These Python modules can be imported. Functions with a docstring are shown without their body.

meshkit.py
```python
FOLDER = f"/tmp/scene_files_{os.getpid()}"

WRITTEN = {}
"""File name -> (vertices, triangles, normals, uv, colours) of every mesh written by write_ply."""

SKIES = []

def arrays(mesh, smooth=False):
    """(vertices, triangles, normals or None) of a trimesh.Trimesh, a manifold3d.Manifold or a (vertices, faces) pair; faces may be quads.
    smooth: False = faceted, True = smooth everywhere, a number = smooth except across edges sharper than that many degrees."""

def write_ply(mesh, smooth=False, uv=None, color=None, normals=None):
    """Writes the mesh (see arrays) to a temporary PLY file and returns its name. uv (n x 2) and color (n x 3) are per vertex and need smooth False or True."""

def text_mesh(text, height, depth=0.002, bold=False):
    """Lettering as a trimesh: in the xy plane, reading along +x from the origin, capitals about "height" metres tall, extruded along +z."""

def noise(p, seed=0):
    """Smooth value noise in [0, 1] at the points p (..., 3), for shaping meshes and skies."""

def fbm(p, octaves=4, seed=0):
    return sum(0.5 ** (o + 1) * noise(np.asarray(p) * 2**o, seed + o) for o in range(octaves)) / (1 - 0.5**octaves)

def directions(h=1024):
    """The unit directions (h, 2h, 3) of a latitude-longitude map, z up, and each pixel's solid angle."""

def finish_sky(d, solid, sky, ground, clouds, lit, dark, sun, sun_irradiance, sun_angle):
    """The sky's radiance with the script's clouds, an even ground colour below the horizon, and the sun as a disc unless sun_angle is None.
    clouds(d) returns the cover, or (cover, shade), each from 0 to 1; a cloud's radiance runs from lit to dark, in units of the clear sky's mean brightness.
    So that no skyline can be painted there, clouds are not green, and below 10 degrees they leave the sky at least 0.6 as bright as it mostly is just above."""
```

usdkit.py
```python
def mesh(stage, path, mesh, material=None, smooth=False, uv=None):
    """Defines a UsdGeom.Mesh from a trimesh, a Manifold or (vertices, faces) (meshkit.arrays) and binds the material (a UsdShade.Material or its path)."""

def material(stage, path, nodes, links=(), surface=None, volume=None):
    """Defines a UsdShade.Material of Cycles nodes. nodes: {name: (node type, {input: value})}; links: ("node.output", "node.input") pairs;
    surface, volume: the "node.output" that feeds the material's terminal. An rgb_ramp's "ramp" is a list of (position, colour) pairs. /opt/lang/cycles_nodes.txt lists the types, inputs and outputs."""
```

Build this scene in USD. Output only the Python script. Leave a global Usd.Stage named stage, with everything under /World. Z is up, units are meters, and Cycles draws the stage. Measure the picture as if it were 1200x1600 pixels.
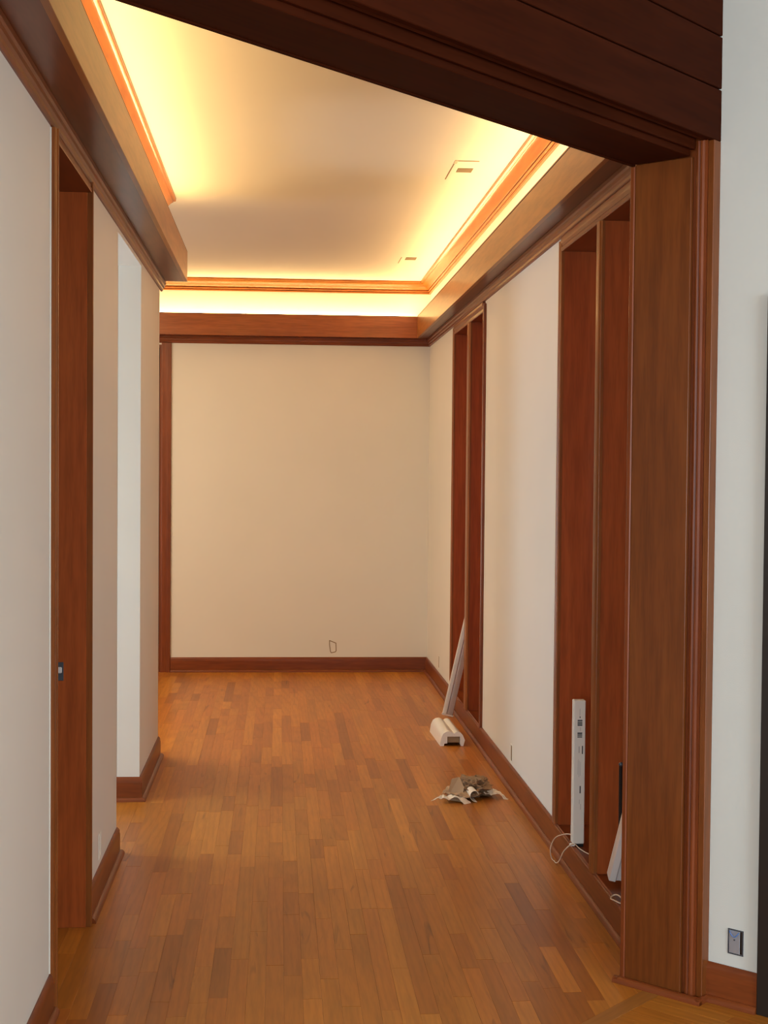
import math, random
import numpy as np
import trimesh
from shapely.geometry import Polygon, box as sbox
from shapely.ops import unary_union
from pxr import Usd, UsdGeom, UsdLux, UsdShade, Gf, Sdf, Vt
import usdkit, meshkit

stage = Usd.Stage.CreateInMemory()
UsdGeom.SetStageUpAxis(stage, 'Z')
UsdGeom.SetStageMetersPerUnit(stage, 1.0)
UsdGeom.Xform.Define(stage, '/World')

# ------------------------------------------------------------------ camera, daylight, exposure
EXPOSURE = 0.0
F_PX, CAM_H = 2210.57, 1.6
YAW, PITCH, ROLL = np.radians([4.2226, 1.67895, -0.48292])
fwd = np.array([math.sin(YAW), math.cos(YAW), 0.0]); rgt = np.array([math.cos(YAW), -math.sin(YAW), 0.0]); upv = np.array([0, 0, 1.0])
fw2 = fwd * math.cos(PITCH) - upv * math.sin(PITCH); up2 = upv * math.cos(PITCH) + fwd * math.sin(PITCH)
r3 = rgt * math.cos(ROLL) - up2 * math.sin(ROLL); u3 = up2 * math.cos(ROLL) + rgt * math.sin(ROLL)
CAM = np.array([0, 0, CAM_H])
cam = UsdGeom.Camera.Define(stage, '/World/camera')
m = np.eye(4); m[0, :3], m[1, :3], m[2, :3], m[3, :3] = r3, u3, -fw2, CAM
cam.AddTransformOp().Set(Gf.Matrix4d(*m.ravel().tolist()))
cam.CreateHorizontalApertureAttr(24.0); cam.CreateVerticalApertureAttr(32.0)
cam.CreateFocalLengthAttr(24.0 * F_PX / 1200.0)
cam.CreateClippingRangeAttr(Gf.Vec2f(0.05, 100))
cam.CreateExposureAttr(EXPOSURE)


def project(P):
    q = np.asarray(P, float) - CAM
    w = q @ fw2
    return 600 + F_PX * (q @ r3) / w, 800 - F_PX * (q @ u3) / w


S2 = math.sqrt(0.5)
AX, BX = np.array([S2, S2, 0]), np.array([-S2, S2, 0])        # the entry room stands at 45 degrees: a along its header wall, b into the hallway


def ab(a, b, z=0.0):
    return np.array([(a - b) * S2, (a + b) * S2, z])


def rect_light(path, centre, xdir, ydir, w, h, intensity, color):
    """A RectLight that shines along -(xdir x ydir)."""
    L = UsdLux.RectLight.Define(stage, path)
    x, y = np.array(xdir, float), np.array(ydir, float)
    z = np.cross(x, y)
    mm = np.eye(4); mm[0, :3], mm[1, :3], mm[2, :3], mm[3, :3] = x, y, z, centre
    L.AddTransformOp().Set(Gf.Matrix4d(*mm.ravel().tolist()))
    L.CreateWidthAttr(w); L.CreateHeightAttr(h); L.CreateIntensityAttr(intensity); L.CreateColorAttr(Gf.Vec3f(*color))
    return L


DAY = (0.865, 1.0, 1.10)
WARM = (1.0, 0.645, 0.26)
UPV = (0, 0, 1)
# daylight at the unseen windows of the entry room, of the side passage and of the alcove; warm lamp strips in the cornice troughs
rect_light('/World/daylight_entry', ab(-2.95, -0.9, 1.65), -BX, UPV, 2.4, 1.5, 16.0, DAY)  # out of view, placed to light the grey wall and the jamb
rect_light('/World/daylight_entry_rear', ab(1.6, -3.45, 1.35), AX, UPV, 1.8, 1.5, 18.5, DAY)  # out of view, placed to light the near left wall
rect_light('/World/daylight_passage', (-2.96, 6.36, 1.2), (0, -1, 0), UPV, 0.9, 1.9, 9.0, (0.84, 1.0, 1.14))  # out of view, lights the right wall through the passage opening
rect_light('/World/daylight_alcove', (-3.16, 8.35, 1.15), (0, -1, 0), UPV, 0.7, 1.3, 8.5, (0.95, 0.97, 1.0))  # out of view, sized and placed to brighten a band of the floor
rect_light('/World/unseen_alcove_lamp', (-1.9, 8.9, 3.085), (1, 0, 0), (0, 1, 0), 1.3, 1.5, 9.6, (1.0, 0.83, 0.53))  # unseen warm lamp, placed in the alcove to light the back wall
LED = 44.0
# each trough holds a round lamp tube: two strips back to back, one tipped to the wall and one to the room
cq = math.cos(math.radians(45))
for nm, c, along, out, ln_ in (('right', (1.122, 7.75, 2.792), (0, 1, 0), (-1, 0, 0), 6.7), ('left', (-0.607, 6.05, 2.792), (0, 1, 0), (1, 0, 0), 3.6), ('back', (-0.95, 11.137, 2.792), (1, 0, 0), (0, -1, 0), 4.0)):
    out, along = np.array(out, float), np.array(along, float)
    for k, sgn in (('room', 1), ('wall', -1)):
        nrm = out * sgn * cq + np.array([0, 0, cq])           # where it shines
        yv = np.cross(-nrm, along)
        rect_light(f'/World/cove_lamp_{nm}_{k}', np.array(c) + nrm * 0.004, along, yv, ln_, 0.03, LED if sgn > 0 else LED * 0.8, WARM)
dome = UsdLux.DomeLight.Define(stage, '/World/sky'); dome.CreateIntensityAttr(0.15); dome.CreateColorAttr(Gf.Vec3f(0.8, 0.9, 1.0))

# ------------------------------------------------------------------ helpers
used = {}


def numbered(parent, name):
    k = (str(parent), name)
    used[k] = used.get(k, -1) + 1
    return name if used[k] == 0 else f'{name}_{used[k]:03d}'


def tag(p, label=None, cat=None, group=None, kind=None):
    p = p.GetPrim() if hasattr(p, 'GetPrim') else p
    for k, v in (('label', label), ('category', cat), ('group', group), ('kind', kind)):
        if v:
            p.SetCustomDataByKey(k, v)
    return p


def fix(mesh):
    return mesh


def obj(name, mesh, mat, parent=None, smooth=False, label=None, cat=None, group=None, kind=None):
    base = str(parent.GetPath()) if parent is not None else '/World'
    path = f'{base}/{numbered(base, name)}'
    g = usdkit.mesh(stage, path, mesh, M[mat] if isinstance(mat, str) else mat, smooth=smooth)
    tag(g, label, cat, group, kind)
    return g.GetPrim()


def thing(name, label=None, cat=None, loc=(0, 0, 0), group=None, kind=None, fixed=None):
    path = '/World/' + (fixed or numbered('/World', name))
    x = UsdGeom.Xform.Define(stage, path)
    x.AddTranslateOp().Set(Gf.Vec3d(*map(float, loc)))
    return tag(x, label, cat, group, kind)


def cat_(*ms):
    return trimesh.util.concatenate([q for q in ms])


def bx(x0, x1, y0, y1, z0, z1, c=0.0):
    """A box, its edges chamfered by c."""
    if c <= 0:
        b = trimesh.creation.box([x1 - x0, y1 - y0, z1 - z0]); b.apply_translation([(x0 + x1) / 2, (y0 + y1) / 2, (z0 + z1) / 2]); return b
    pts = []
    for x, sx in ((x0, 1), (x1, -1)):
        for y, sy in ((y0, 1), (y1, -1)):
            for z, sz in ((z0, 1), (z1, -1)):
                pts += [(x + c * sx, y + c * sy, z), (x + c * sx, y, z + c * sz), (x, y + c * sy, z + c * sz)]
    return trimesh.convex.convex_hull(np.array(pts))


def bab(a0, a1, b0, b1, z0, z1, c=0.0):
    """A box in the entry room's turned axes."""
    q = bx(a0, a1, b0, b1, z0, z1, c)
    v = q.vertices.copy(); q.vertices = v[:, :1] * AX + v[:, 1:2] * BX + v[:, 2:] * np.array([0, 0, 1.0])
    return q


def extr(profile, p0, p1, u, v, m0=0.0, m1=0.0):
    """The outline profile [(u, v), ...] swept from p0 to p1; m0, m1 shear the ends by u into mitres."""
    e = trimesh.creation.extrude_polygon(Polygon(profile) if not isinstance(profile, Polygon) else profile, 1.0, engine='earcut')
    w = e.vertices; p0, p1, u, v = (np.asarray(q, float) for q in (p0, p1, u, v))
    d = (p1 - p0) / np.linalg.norm(p1 - p0)
    P = p0 + np.outer(w[:, 2], p1 - p0) + np.outer(w[:, 0], u) + np.outer(w[:, 1], v) + np.outer(w[:, 0] * (m0 * (1 - w[:, 2]) + m1 * w[:, 2]), d)
    f = e.faces.copy()
    if np.dot(np.cross(u, v), d) < 0:
        f = f[:, ::-1]
    return trimesh.Trimesh(P, f, process=False)


def tube(path, r, n=8, closed=False):
    p = np.asarray(path, float); k = len(p)
    t = np.gradient(p, axis=0); t /= np.linalg.norm(t, axis=1, keepdims=True)
    ref = np.array([0.13, 0.31, 0.94]); N = np.cross(t, ref); N /= np.linalg.norm(N, axis=1, keepdims=True); B = np.cross(t, N)
    rr = np.broadcast_to(np.asarray(r, float), (k,))
    a = np.linspace(0, 2 * np.pi, n, endpoint=False)
    v = (p[:, None] + rr[:, None, None] * (np.cos(a)[None, :, None] * N[:, None] + np.sin(a)[None, :, None] * B[:, None])).reshape(-1, 3)
    f = []
    for i in range(k - 1):
        for j in range(n):
            a0, a1, b0, b1 = i * n + j, i * n + (j + 1) % n, (i + 1) * n + j, (i + 1) * n + (j + 1) % n
            f += [(a0, b0, a1), (a1, b0, b1)]
    v = np.vstack([v, p[0], p[-1]])
    for j in range(n):
        f += [(k * n, j, (j + 1) % n), (k * n + 1, (k - 1) * n + (j + 1) % n, (k - 1) * n + j)]
    q = trimesh.Trimesh(v, f, process=False); trimesh.repair.fix_normals(q); return q


def spline(pts, n=60):
    from scipy.interpolate import CubicSpline
    p = np.asarray(pts, float); s = np.r_[0, np.cumsum(np.linalg.norm(np.diff(p, axis=0), axis=1))]
    return CubicSpline(s, p)(np.linspace(0, s[-1], n))


# ------------------------------------------------------------------ materials
M = {}


def mat(name, nodes, links, surface='p.BSDF'):
    M[name] = usdkit.material(stage, '/World/Looks/' + name, nodes, links, surface=surface)
    return M[name]


def plain(name, color, rough=0.5, metal=0.0, coat=0.0, bumps=None, spec=0.5, extra=None):
    nodes = {'p': ('principled_bsdf', {'base_color': color, 'roughness': rough, 'metallic': metal, 'coat_weight': coat, 'coat_roughness': 0.12, 'specular_ior_level': spec, **(extra or {})})}
    links = []
    if bumps:
        nodes |= {'g': ('geometry', {}), 'n': ('noise_texture', {'scale': bumps[0], 'detail': 4.0}), 'b': ('bump', {'strength': bumps[1], 'distance': bumps[2]})}
        links += [('g.position', 'n.vector'), ('n.fac', 'b.height'), ('b.normal', 'p.normal')]
    return mat(name, nodes, links)


def paint(name, color, color2, rough=0.6):
    """Roller-painted plaster: an even colour with a faint mottle and a fine orange-peel relief."""
    return mat(name, {'g': ('geometry', {}), 'n': ('noise_texture', {'scale': 1.3, 'detail': 3.0}), 'r': ('rgb_ramp', {'ramp': [(0.3, color), (0.7, color2)]}),
                      'n2': ('noise_texture', {'scale': 260.0, 'detail': 2.0}), 'b': ('bump', {'strength': 0.12, 'distance': 0.002}),
                      'p': ('principled_bsdf', {'roughness': rough, 'specular_ior_level': 0.3})},
               [('g.position', 'n.vector'), ('n.fac', 'r.fac'), ('r.color', 'p.base_color'), ('g.position', 'n2.vector'), ('n2.fac', 'b.height'), ('b.normal', 'p.normal')])


def wood(name, dark, mid, light, axis='z', rough=0.36, coat=0.08, offset=0.0, fine=1.0, grain=0.22, turn=0.0, coat_rough=0.14, spec=0.3, streak=False, tone=False):
    """Stained wood with its grain along an axis: long streaks, cathedral figure, pores."""
    s = {'x': (0.09, 1, 1), 'y': (1, 0.09, 1), 'z': (1, 1, 0.09)}[axis]
    s = tuple(8.0 * q for q in s)
    nodes = {'g': ('geometry', {}),
             'rot': ('mapping', {'mapping_type': 'point', 'rotation': (0, 0, turn), 'location': (offset, offset * 0.7, offset * 1.3)}),
             'map': ('mapping', {'mapping_type': 'point', 'scale': s}),
             'n': ('noise_texture', {'scale': 1.0, 'detail': 5.0, 'roughness': 0.6, 'distortion': 0.9}),
             'map2': ('mapping', {'mapping_type': 'point', 'scale': tuple(q * 7 * fine for q in s)}),
             'n2': ('noise_texture', {'scale': 1.0, 'detail': 4.0, 'roughness': 0.65}),
             'r': ('rgb_ramp', {'ramp': [(0.25, dark), (0.5, mid), (0.78, light)]}),
             'r2': ('rgb_ramp', {'ramp': [(0.35, (1 - grain, 1 - grain, 1 - grain)), (0.6, (1, 1, 1))]}),
             'mix': ('mix_color', {'blend_type': 'multiply', 'fac': 1.0}),
             'b': ('bump', {'strength': 0.02, 'distance': 0.001}),
             'p': ('principled_bsdf', {'roughness': rough, 'coat_weight': coat, 'coat_roughness': coat_rough, 'specular_ior_level': spec})}
    links = [('g.position', 'rot.vector'), ('rot.vector', 'map.vector'), ('map.vector', 'n.vector'), ('rot.vector', 'map2.vector'), ('map2.vector', 'n2.vector'),
             ('n.fac', 'r.fac'), ('n2.fac', 'r2.fac'), ('r.color', 'mix.a'), ('r2.color', 'mix.b'), ('mix.result', 'p.base_color'),
             ('n2.fac', 'b.height'), ('b.normal', 'p.normal')]
    if streak:      # dark mineral streaks and cathedral figure in the oak
        nodes |= {'map3': ('mapping', {'mapping_type': 'point', 'scale': tuple(q * 2.2 for q in s)}), 'n3': ('noise_texture', {'scale': 1.0, 'detail': 3.0, 'distortion': 1.6}),
                  'r3': ('rgb_ramp', {'ramp': [(0.0, (0.46, 0.40, 0.42)), (0.24, (0.52, 0.46, 0.46)), (0.34, (1, 1, 1)), (1, (1, 1, 1))]}),
                  'mix3': ('mix_color', {'blend_type': 'multiply', 'fac': 0.85}),
                  'wv': ('wave_texture', {'wave_type': 'rings', 'rings_direction': 'z', 'scale': 1.6, 'distortion': 5.0, 'detail': 2.0, 'detail_scale': 0.6}),
                  'r4': ('rgb_ramp', {'ramp': [(0.0, (0.84, 0.80, 0.78)), (0.45, (1, 1, 1)), (1.0, (1.04, 1.04, 1.04))]}), 'mix4': ('mix_color', {'blend_type': 'multiply', 'fac': 0.45})}
        links = [q for q in links if q != ('mix.result', 'p.base_color')] + [('rot.vector', 'map3.vector'), ('map3.vector', 'n3.vector'), ('n3.fac', 'r3.fac'), ('mix.result', 'mix3.a'), ('r3.color', 'mix3.b'),
                  ('map.vector', 'wv.vector'), ('wv.fac', 'r4.fac'), ('mix3.result', 'mix4.a'), ('r4.color', 'mix4.b'), ('mix4.result', 'p.base_color')]
    if tone:
        nodes |= {'at': ('attribute', {'attribute': 'tone'}), 'mixt': ('mix_color', {'blend_type': 'multiply', 'fac': 1.0})}
        links = [(a, 'mixt.a') if b == 'p.base_color' else (a, b) for a, b in links] + [('at.color', 'mixt.b'), ('mixt.result', 'p.base_color')]
    return mat(name, nodes, links)


paint('wall_paint', (0.70, 0.665, 0.595), (0.73, 0.69, 0.62))
paint('passage_paint', (0.66, 0.645, 0.585), (0.69, 0.675, 0.61))
paint('grey_paint', (0.62, 0.63, 0.585), (0.645, 0.655, 0.61))
paint('ceiling_paint', (0.72, 0.68, 0.60), (0.74, 0.70, 0.62))
CH = ((0.15, 0.032, 0.0075), (0.20, 0.045, 0.010), (0.245, 0.060, 0.015))
for ax in 'xyz':
    wood('cherry_' + ax, *CH, axis=ax)
    wood('cherry_b_' + ax, *CH, axis=ax, offset=3.7)
wood('casing_z', (0.20, 0.052, 0.0105), (0.26, 0.075, 0.015), (0.31, 0.095, 0.021), axis='z', offset=4.4)
wood('cherry_diag_a', *CH, axis='x', turn=-math.pi / 4)
wood('cherry_diag_b', *CH, axis='y', turn=-math.pi / 4)
wood('panel_z', (0.29, 0.058, 0.0115), (0.365, 0.077, 0.0155), (0.43, 0.10, 0.022), axis='z', offset=1.9, rough=0.34, coat=0.15)
wood('column_z', (0.125, 0.032, 0.0065), (0.175, 0.046, 0.0085), (0.225, 0.066, 0.0125), axis='z', offset=5.1)
wood('header_planks', (0.030, 0.0055, 0.0016), (0.040, 0.0075, 0.002), (0.052, 0.010, 0.0027), axis='x', turn=-math.pi / 4, rough=0.6, coat=0.0, spec=0.03)  # near-black tone for the header, far darker than the other wood
wood('header_dark', (0.030, 0.0055, 0.0016), (0.040, 0.0075, 0.002), (0.052, 0.010, 0.0027), axis='x', turn=-math.pi / 4, offset=2.2, rough=0.6, coat=0.0, spec=0.03)
wood('soffit_y', (0.13, 0.034, 0.010), (0.165, 0.045, 0.014), (0.20, 0.058, 0.019), axis='y', rough=0.3, coat=0.14, offset=8.0, coat_rough=0.2)
wood('fascia_y', (0.30, 0.10, 0.016), (0.36, 0.13, 0.022), (0.42, 0.16, 0.03), axis='y', rough=0.33, coat=0.12, offset=6.4)  # golden glow reflected from the ceiling is worked into this base colour
wood('fascia_x', (0.26, 0.068, 0.017), (0.32, 0.09, 0.023), (0.38, 0.115, 0.032), axis='x', rough=0.3, coat=0.4, offset=6.9)
wood('crown_y', (0.31, 0.092, 0.014), (0.36, 0.115, 0.018), (0.41, 0.14, 0.024), axis='y', rough=0.34, coat=0.12, offset=2.4)
wood('crown_x', (0.31, 0.092, 0.014), (0.36, 0.115, 0.018), (0.41, 0.14, 0.024), axis='x', rough=0.34, coat=0.12, offset=2.9)
plain('near_black', (0.016, 0.012, 0.010), 0.4)
plain('shadow_gap', (0.02, 0.009, 0.005), 0.8)
plain('room_dark', (0.10, 0.095, 0.08), 0.8)  # shade of the unlit rooms put into their wall colour
plain('white_bead', (0.78, 0.76, 0.68), 0.6)
plain('chrome', (0.80, 0.81, 0.82), 0.32, metal=0.35)
plain('dark_metal', (0.09, 0.10, 0.12), 0.35, metal=0.4)
plain('galvanised', (0.48, 0.54, 0.62), 0.4, metal=0.7, bumps=(120.0, 0.3, 0.001))
plain('white_plastic', (0.86, 0.85, 0.82), 0.25, coat=0.3)
plain('lens_plastic', (0.62, 0.57, 0.53), 0.22, coat=0.4)
plain('carton_white', (0.74, 0.71, 0.63), 0.55)
plain('foam_brown', (0.34, 0.24, 0.14), 0.8)
plain('ink', (0.05, 0.05, 0.055), 0.7)
plain('ink_grey', (0.36, 0.34, 0.32), 0.7)
plain('cord_cream', (0.66, 0.50, 0.36), 0.5)
plain('black_plastic', (0.013, 0.013, 0.014), 0.35)
plain('kraft_paper', (0.42, 0.27, 0.155), 0.8, bumps=(60.0, 0.4, 0.004))
plain('kraft_dark', (0.27, 0.155, 0.078), 0.85, bumps=(45.0, 0.5, 0.005))
plain('cream_paper', (0.80, 0.67, 0.52), 0.8, bumps=(90.0, 0.4, 0.003))
plain('hole_dark', (0.20, 0.14, 0.08), 0.9)
plain('tape_mud', (0.60, 0.50, 0.38), 0.8)
plain('pencil', (0.30, 0.22, 0.14), 0.9)
plain('blue_wire', (0.10, 0.22, 0.55), 0.5)
plain('dust_white', (0.75, 0.66, 0.55), 0.9)
# floor planks: one oak stained in several tones
TONES = [(0.36, 0.136, 0.025), (0.39, 0.154, 0.029), (0.42, 0.172, 0.034), (0.365, 0.132, 0.027), (0.46, 0.196, 0.042), (0.325, 0.115, 0.022), (0.40, 0.148, 0.029),
         (0.38, 0.155, 0.030), (0.28, 0.098, 0.021), (0.44, 0.174, 0.034)]
WEIGHT = [14, 16, 13, 12, 7, 10, 13, 10, 4, 8]
wood('threshold_wood', (0.30, 0.11, 0.022), (0.36, 0.14, 0.028), (0.41, 0.17, 0.036), axis='x', turn=-math.pi / 4, rough=0.4, coat=0.1, grain=0.16)
for i, c in enumerate(TONES):
    c = np.array(c) * (1.16, 1.03, 0.66)
    wood(f'plank_tone_{i}', tuple(c * 0.80), tuple(c), tuple(c * 1.15), axis='y', rough=0.38, coat=0.10, offset=1.37 * i, fine=1.3, grain=0.14, spec=0.3, streak=True, coat_rough=0.16)
for nm, tn in (('plank_toned', 0.0), ('entry_toned', -math.pi / 4)):
    wood(nm, (0.80, 0.80, 0.80), (1, 1, 1), (1.15, 1.15, 1.15), axis='y', rough=0.38, coat=0.10, offset=0.6, fine=1.3, grain=0.14, spec=0.3, streak=True, coat_rough=0.16, turn=tn, tone=True)

# ------------------------------------------------------------------ dimensions read from the photograph
XL, XR, YB, ZC = -0.665, 1.18, 11.195, 3.09          # hallway walls, back wall, ceiling
YE = 7.875                                            # where the left wall ends at the alcove
D0, D1, DH = 4.205, 4.945, 2.545                      # doorway in the left wall
P0, P1, PH = 5.875, 6.841, 2.565                      # passage opening in the left wall
B0, B1, HZ = 2.03, 2.306, 2.593                        # header wall thickness, header's lower edge
AG = 3.885                                            # grey wall of the entry room


def wall_mesh(poly, axis, lo, hi):
    """A wall of the outline poly in (along, z), thick from lo to hi on the other axis."""
    if axis == 'x':      # normal x, outline in (y, z)
        return extr(poly, (lo, 0, 0), (hi, 0, 0), (0, 1, 0), (0, 0, 1))
    return extr(poly, (0, lo, 0), (0, hi, 0), (1, 0, 0), (0, 0, 1))


def tri_poly(poly):
    return poly


# ------------------------------------------------------------------ the room
floor = thing('floor', 'brown strip oak floor of the hallway, planks running towards the back wall', 'floor', kind='structure', fixed='floor')
obj('subfloor', bx(-6.5, 6.5, -5.5, 13.5, -0.10, -0.009), 'plank_tone_8', floor)
rng = random.Random(7)
PW = 0.0572
planks = []
x = -0.950
while x < 1.36:
    y = 3.05 - rng.random() * 0.6
    prev = -1
    while y < YB + 0.02:
        L = rng.choice([0.28, 0.36, 0.45, 0.55, 0.66, 0.8, 0.95]) * (0.9 + 0.25 * rng.random())
        t = rng.choices(range(len(TONES)), WEIGHT)[0]
        planks.append((x, x + PW, max(y, 2.6), min(y + L, YB + 0.03), t))
        y += L
    x += PW


BF = 2.212                                            # where the hallway's strips meet the entry room's boards
BEYOND_B = Polygon([tuple(ab(a, b)[:2]) for a, b in ((-9, BF), (9, BF), (9, 20), (-9, 20))])


def plank_mesh(x0, x1, y0, y1, dz, diag=False):
    """One board: a thin slab with an eased top edge, cut where the hallway floor ends."""
    g, c = 0.0001, 0.0006
    p = sbox(x0 + g, y0 + g, x1 - g, y1 - g)
    if not diag:
        p = p.intersection(BEYOND_B)
    if p.is_empty or p.area < 1e-4:
        return None
    p = trimesh_orient(p)
    q = trimesh_orient(p.buffer(-c, join_style=2))
    o, i_ = np.array(p.exterior.coords)[:-1], np.array(q.exterior.coords)[:-1]
    if len(o) != len(i_):
        i_ = o
    k = np.argmin(((i_ - o[0]) ** 2).sum(1)); i_ = np.roll(i_, -k, axis=0)
    n = len(o)
    v = np.vstack([np.c_[o, np.full(n, -0.009)], np.c_[o, np.full(n, -c * 0.7 + dz)], np.c_[i_, np.full(n, dz)]])
    if diag:
        v = v[:, :1] * AX + v[:, 1:2] * BX + v[:, 2:] * np.array([0, 0, 1.0])
    f = []
    for k in (0, n):
        for i in range(n):
            j = (i + 1) % n
            f += [(k + i, k + j, k + n + j), (k + i, k + n + j, k + n + i)]
    f += [(2 * n, 2 * n + i, 2 * n + i + 1) for i in range(1, n - 1)]
    return trimesh.Trimesh(v, f, process=False)


def trimesh_orient(p):
    from shapely.geometry.polygon import orient
    return orient(p, 1.0)


def seen_area(p):
    x0, x1, y0, y1, _ = p
    q = np.array([project((a, b, 0)) for a, b in ((x0, y0), (x1, y0), (x1, y1), (x0, y1))])
    c = np.clip(q, [0, 0], [1200, 1600])
    area = 0.5 * abs(np.dot(c[:, 0], np.roll(c[:, 1], -1)) - np.dot(c[:, 1], np.roll(c[:, 0], -1)))
    if x1 < -0.6 and not (y1 > D0 and y0 < D1 or y1 > P0 and y0 < P1 or y1 > YE):
        return 0
    if x0 > 1.1 or y1 < 3.9:
        return 0
    return area


planks = [p for p in planks if sbox(p[0], p[2], p[1], p[3]).intersection(BEYOND_B).area > 2e-4]
order = sorted(range(len(planks)), key=lambda i: -seen_area(planks[i]))
top, rest = order[:300], order[300:]

for i in top:
    p = planks[i]
    obj('plank', plank_mesh(*p[:4], rng.uniform(-0.00025, 0.00025)), f'plank_tone_{p[4]}', floor)
def toned_part(name, pieces, mat_name):
    """Many boards joined into one part; each board's stain is kept in the primvar "tone"."""
    g = cat_(*[q for q, _ in pieces])
    base = '/World/floor'
    pm = usdkit.mesh(stage, f'{base}/{numbered(base, name)}', g, M[mat_name])
    col = np.concatenate([np.tile(np.array(TONES[t]) * (1.16, 1.03, 0.66), (len(q.vertices), 1)) for q, t in pieces])
    UsdGeom.PrimvarsAPI(pm).CreatePrimvar('tone', Sdf.ValueTypeNames.Color3fArray, 'vertex').Set(Vt.Vec3fArray.FromNumpy(col.astype(np.float32)))
    tag(pm, None, None, None, 'stuff')


pieces = [(q, planks[i][4]) for i in rest if (q := plank_mesh(*planks[i][:4], 0.0)) is not None]
xx = -3.3                                             # planks of the side rooms, out of the main view
while xx < -0.96:
    yy = 2.2 - rng.random()
    while yy < YB + 1.4:
        L = rng.uniform(0.4, 1.0)
        if (q := plank_mesh(xx, min(xx + PW, -0.9502), yy, yy + L, 0)) is not None:
            pieces.append((q, rng.randrange(8)))
        yy += L
    xx += PW
toned_part('distant_planks', pieces, 'plank_toned')
pieces = []
aa = -3.0                                             # boards of the entry room, running towards the opening
while aa < AG - 0.02:
    bb = -3.5 - rng.random() * 0.5
    while bb < BF - 0.058:
        L = rng.uniform(0.4, 1.0); e = min(bb + L, BF - 0.057)
        if e - bb > 0.004:
            pieces.append((plank_mesh(aa, min(aa + PW, AG), bb, e, 0.0, True), rng.randrange(4)))
        bb = e
    aa += PW
toned_part('entry_room_planks', pieces, 'entry_toned')
obj('threshold_board', bab(-1.0, AG - 0.06, BF - 0.0568, BF - 0.0002, -0.008, 0.0002, 0.0005), 'threshold_wood', floor)

obj('ceiling', extr(unary_union([sbox(-3.4, 1.5, 1.6, 13.4), Polygon([tuple(ab(a, b)[:2]) for a, b in ((-3.2, -3.7), (AG + 0.2, -3.7), (AG + 0.2, 2.4), (-3.2, 2.4))])]),
                    (0, 0, ZC), (0, 0, ZC + 0.1), (1, 0, 0), (0, 1, 0)), 'ceiling_paint', label='cream painted hallway ceiling lit along its edges by hidden lamps', cat='ceiling', kind='structure')

hole = lambda y0, y1, z0, z1: sbox(y0, z0, y1, z1)
NZ0, NZ1 = 0.098, 2.52
N1, N2 = (4.515, 5.86), (8.145, 9.515)
obj('wall_left', wall_mesh(sbox(2.55, 0, YE, ZC).difference(unary_union([hole(D0 - 0.02, D1 + 0.02, -1, DH + 0.015), hole(P0, P1, -1, PH)])), 'x', XL - 0.108, XL),
    'wall_paint', label='cream left hallway wall pierced by a doorway and a passage opening', cat='wall', kind='structure')
obj('wall_right', wall_mesh(sbox(4.46, 0, YB + 0.1, ZC).difference(unary_union([hole(a - 0.017, b + 0.017, NZ0 - 0.001, NZ1 + 0.017) for a, b in (N1, N2)])), 'x', XR, XR + 0.012),
    'wall_paint', label='cream right hallway wall between the two tall wooden niches', cat='wall', kind='structure')
BD0, BD1, BDH = -1.75, -0.925, 2.57
obj('wall_back', wall_mesh(sbox(-3.3, 0, XR + 0.02, ZC).difference(sbox(BD0, -1, BD1, BDH)), 'y', YB, YB + 0.11), 'wall_paint',
    label='plain cream wall closing the far end of the hallway', cat='wall', kind='structure')
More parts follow.
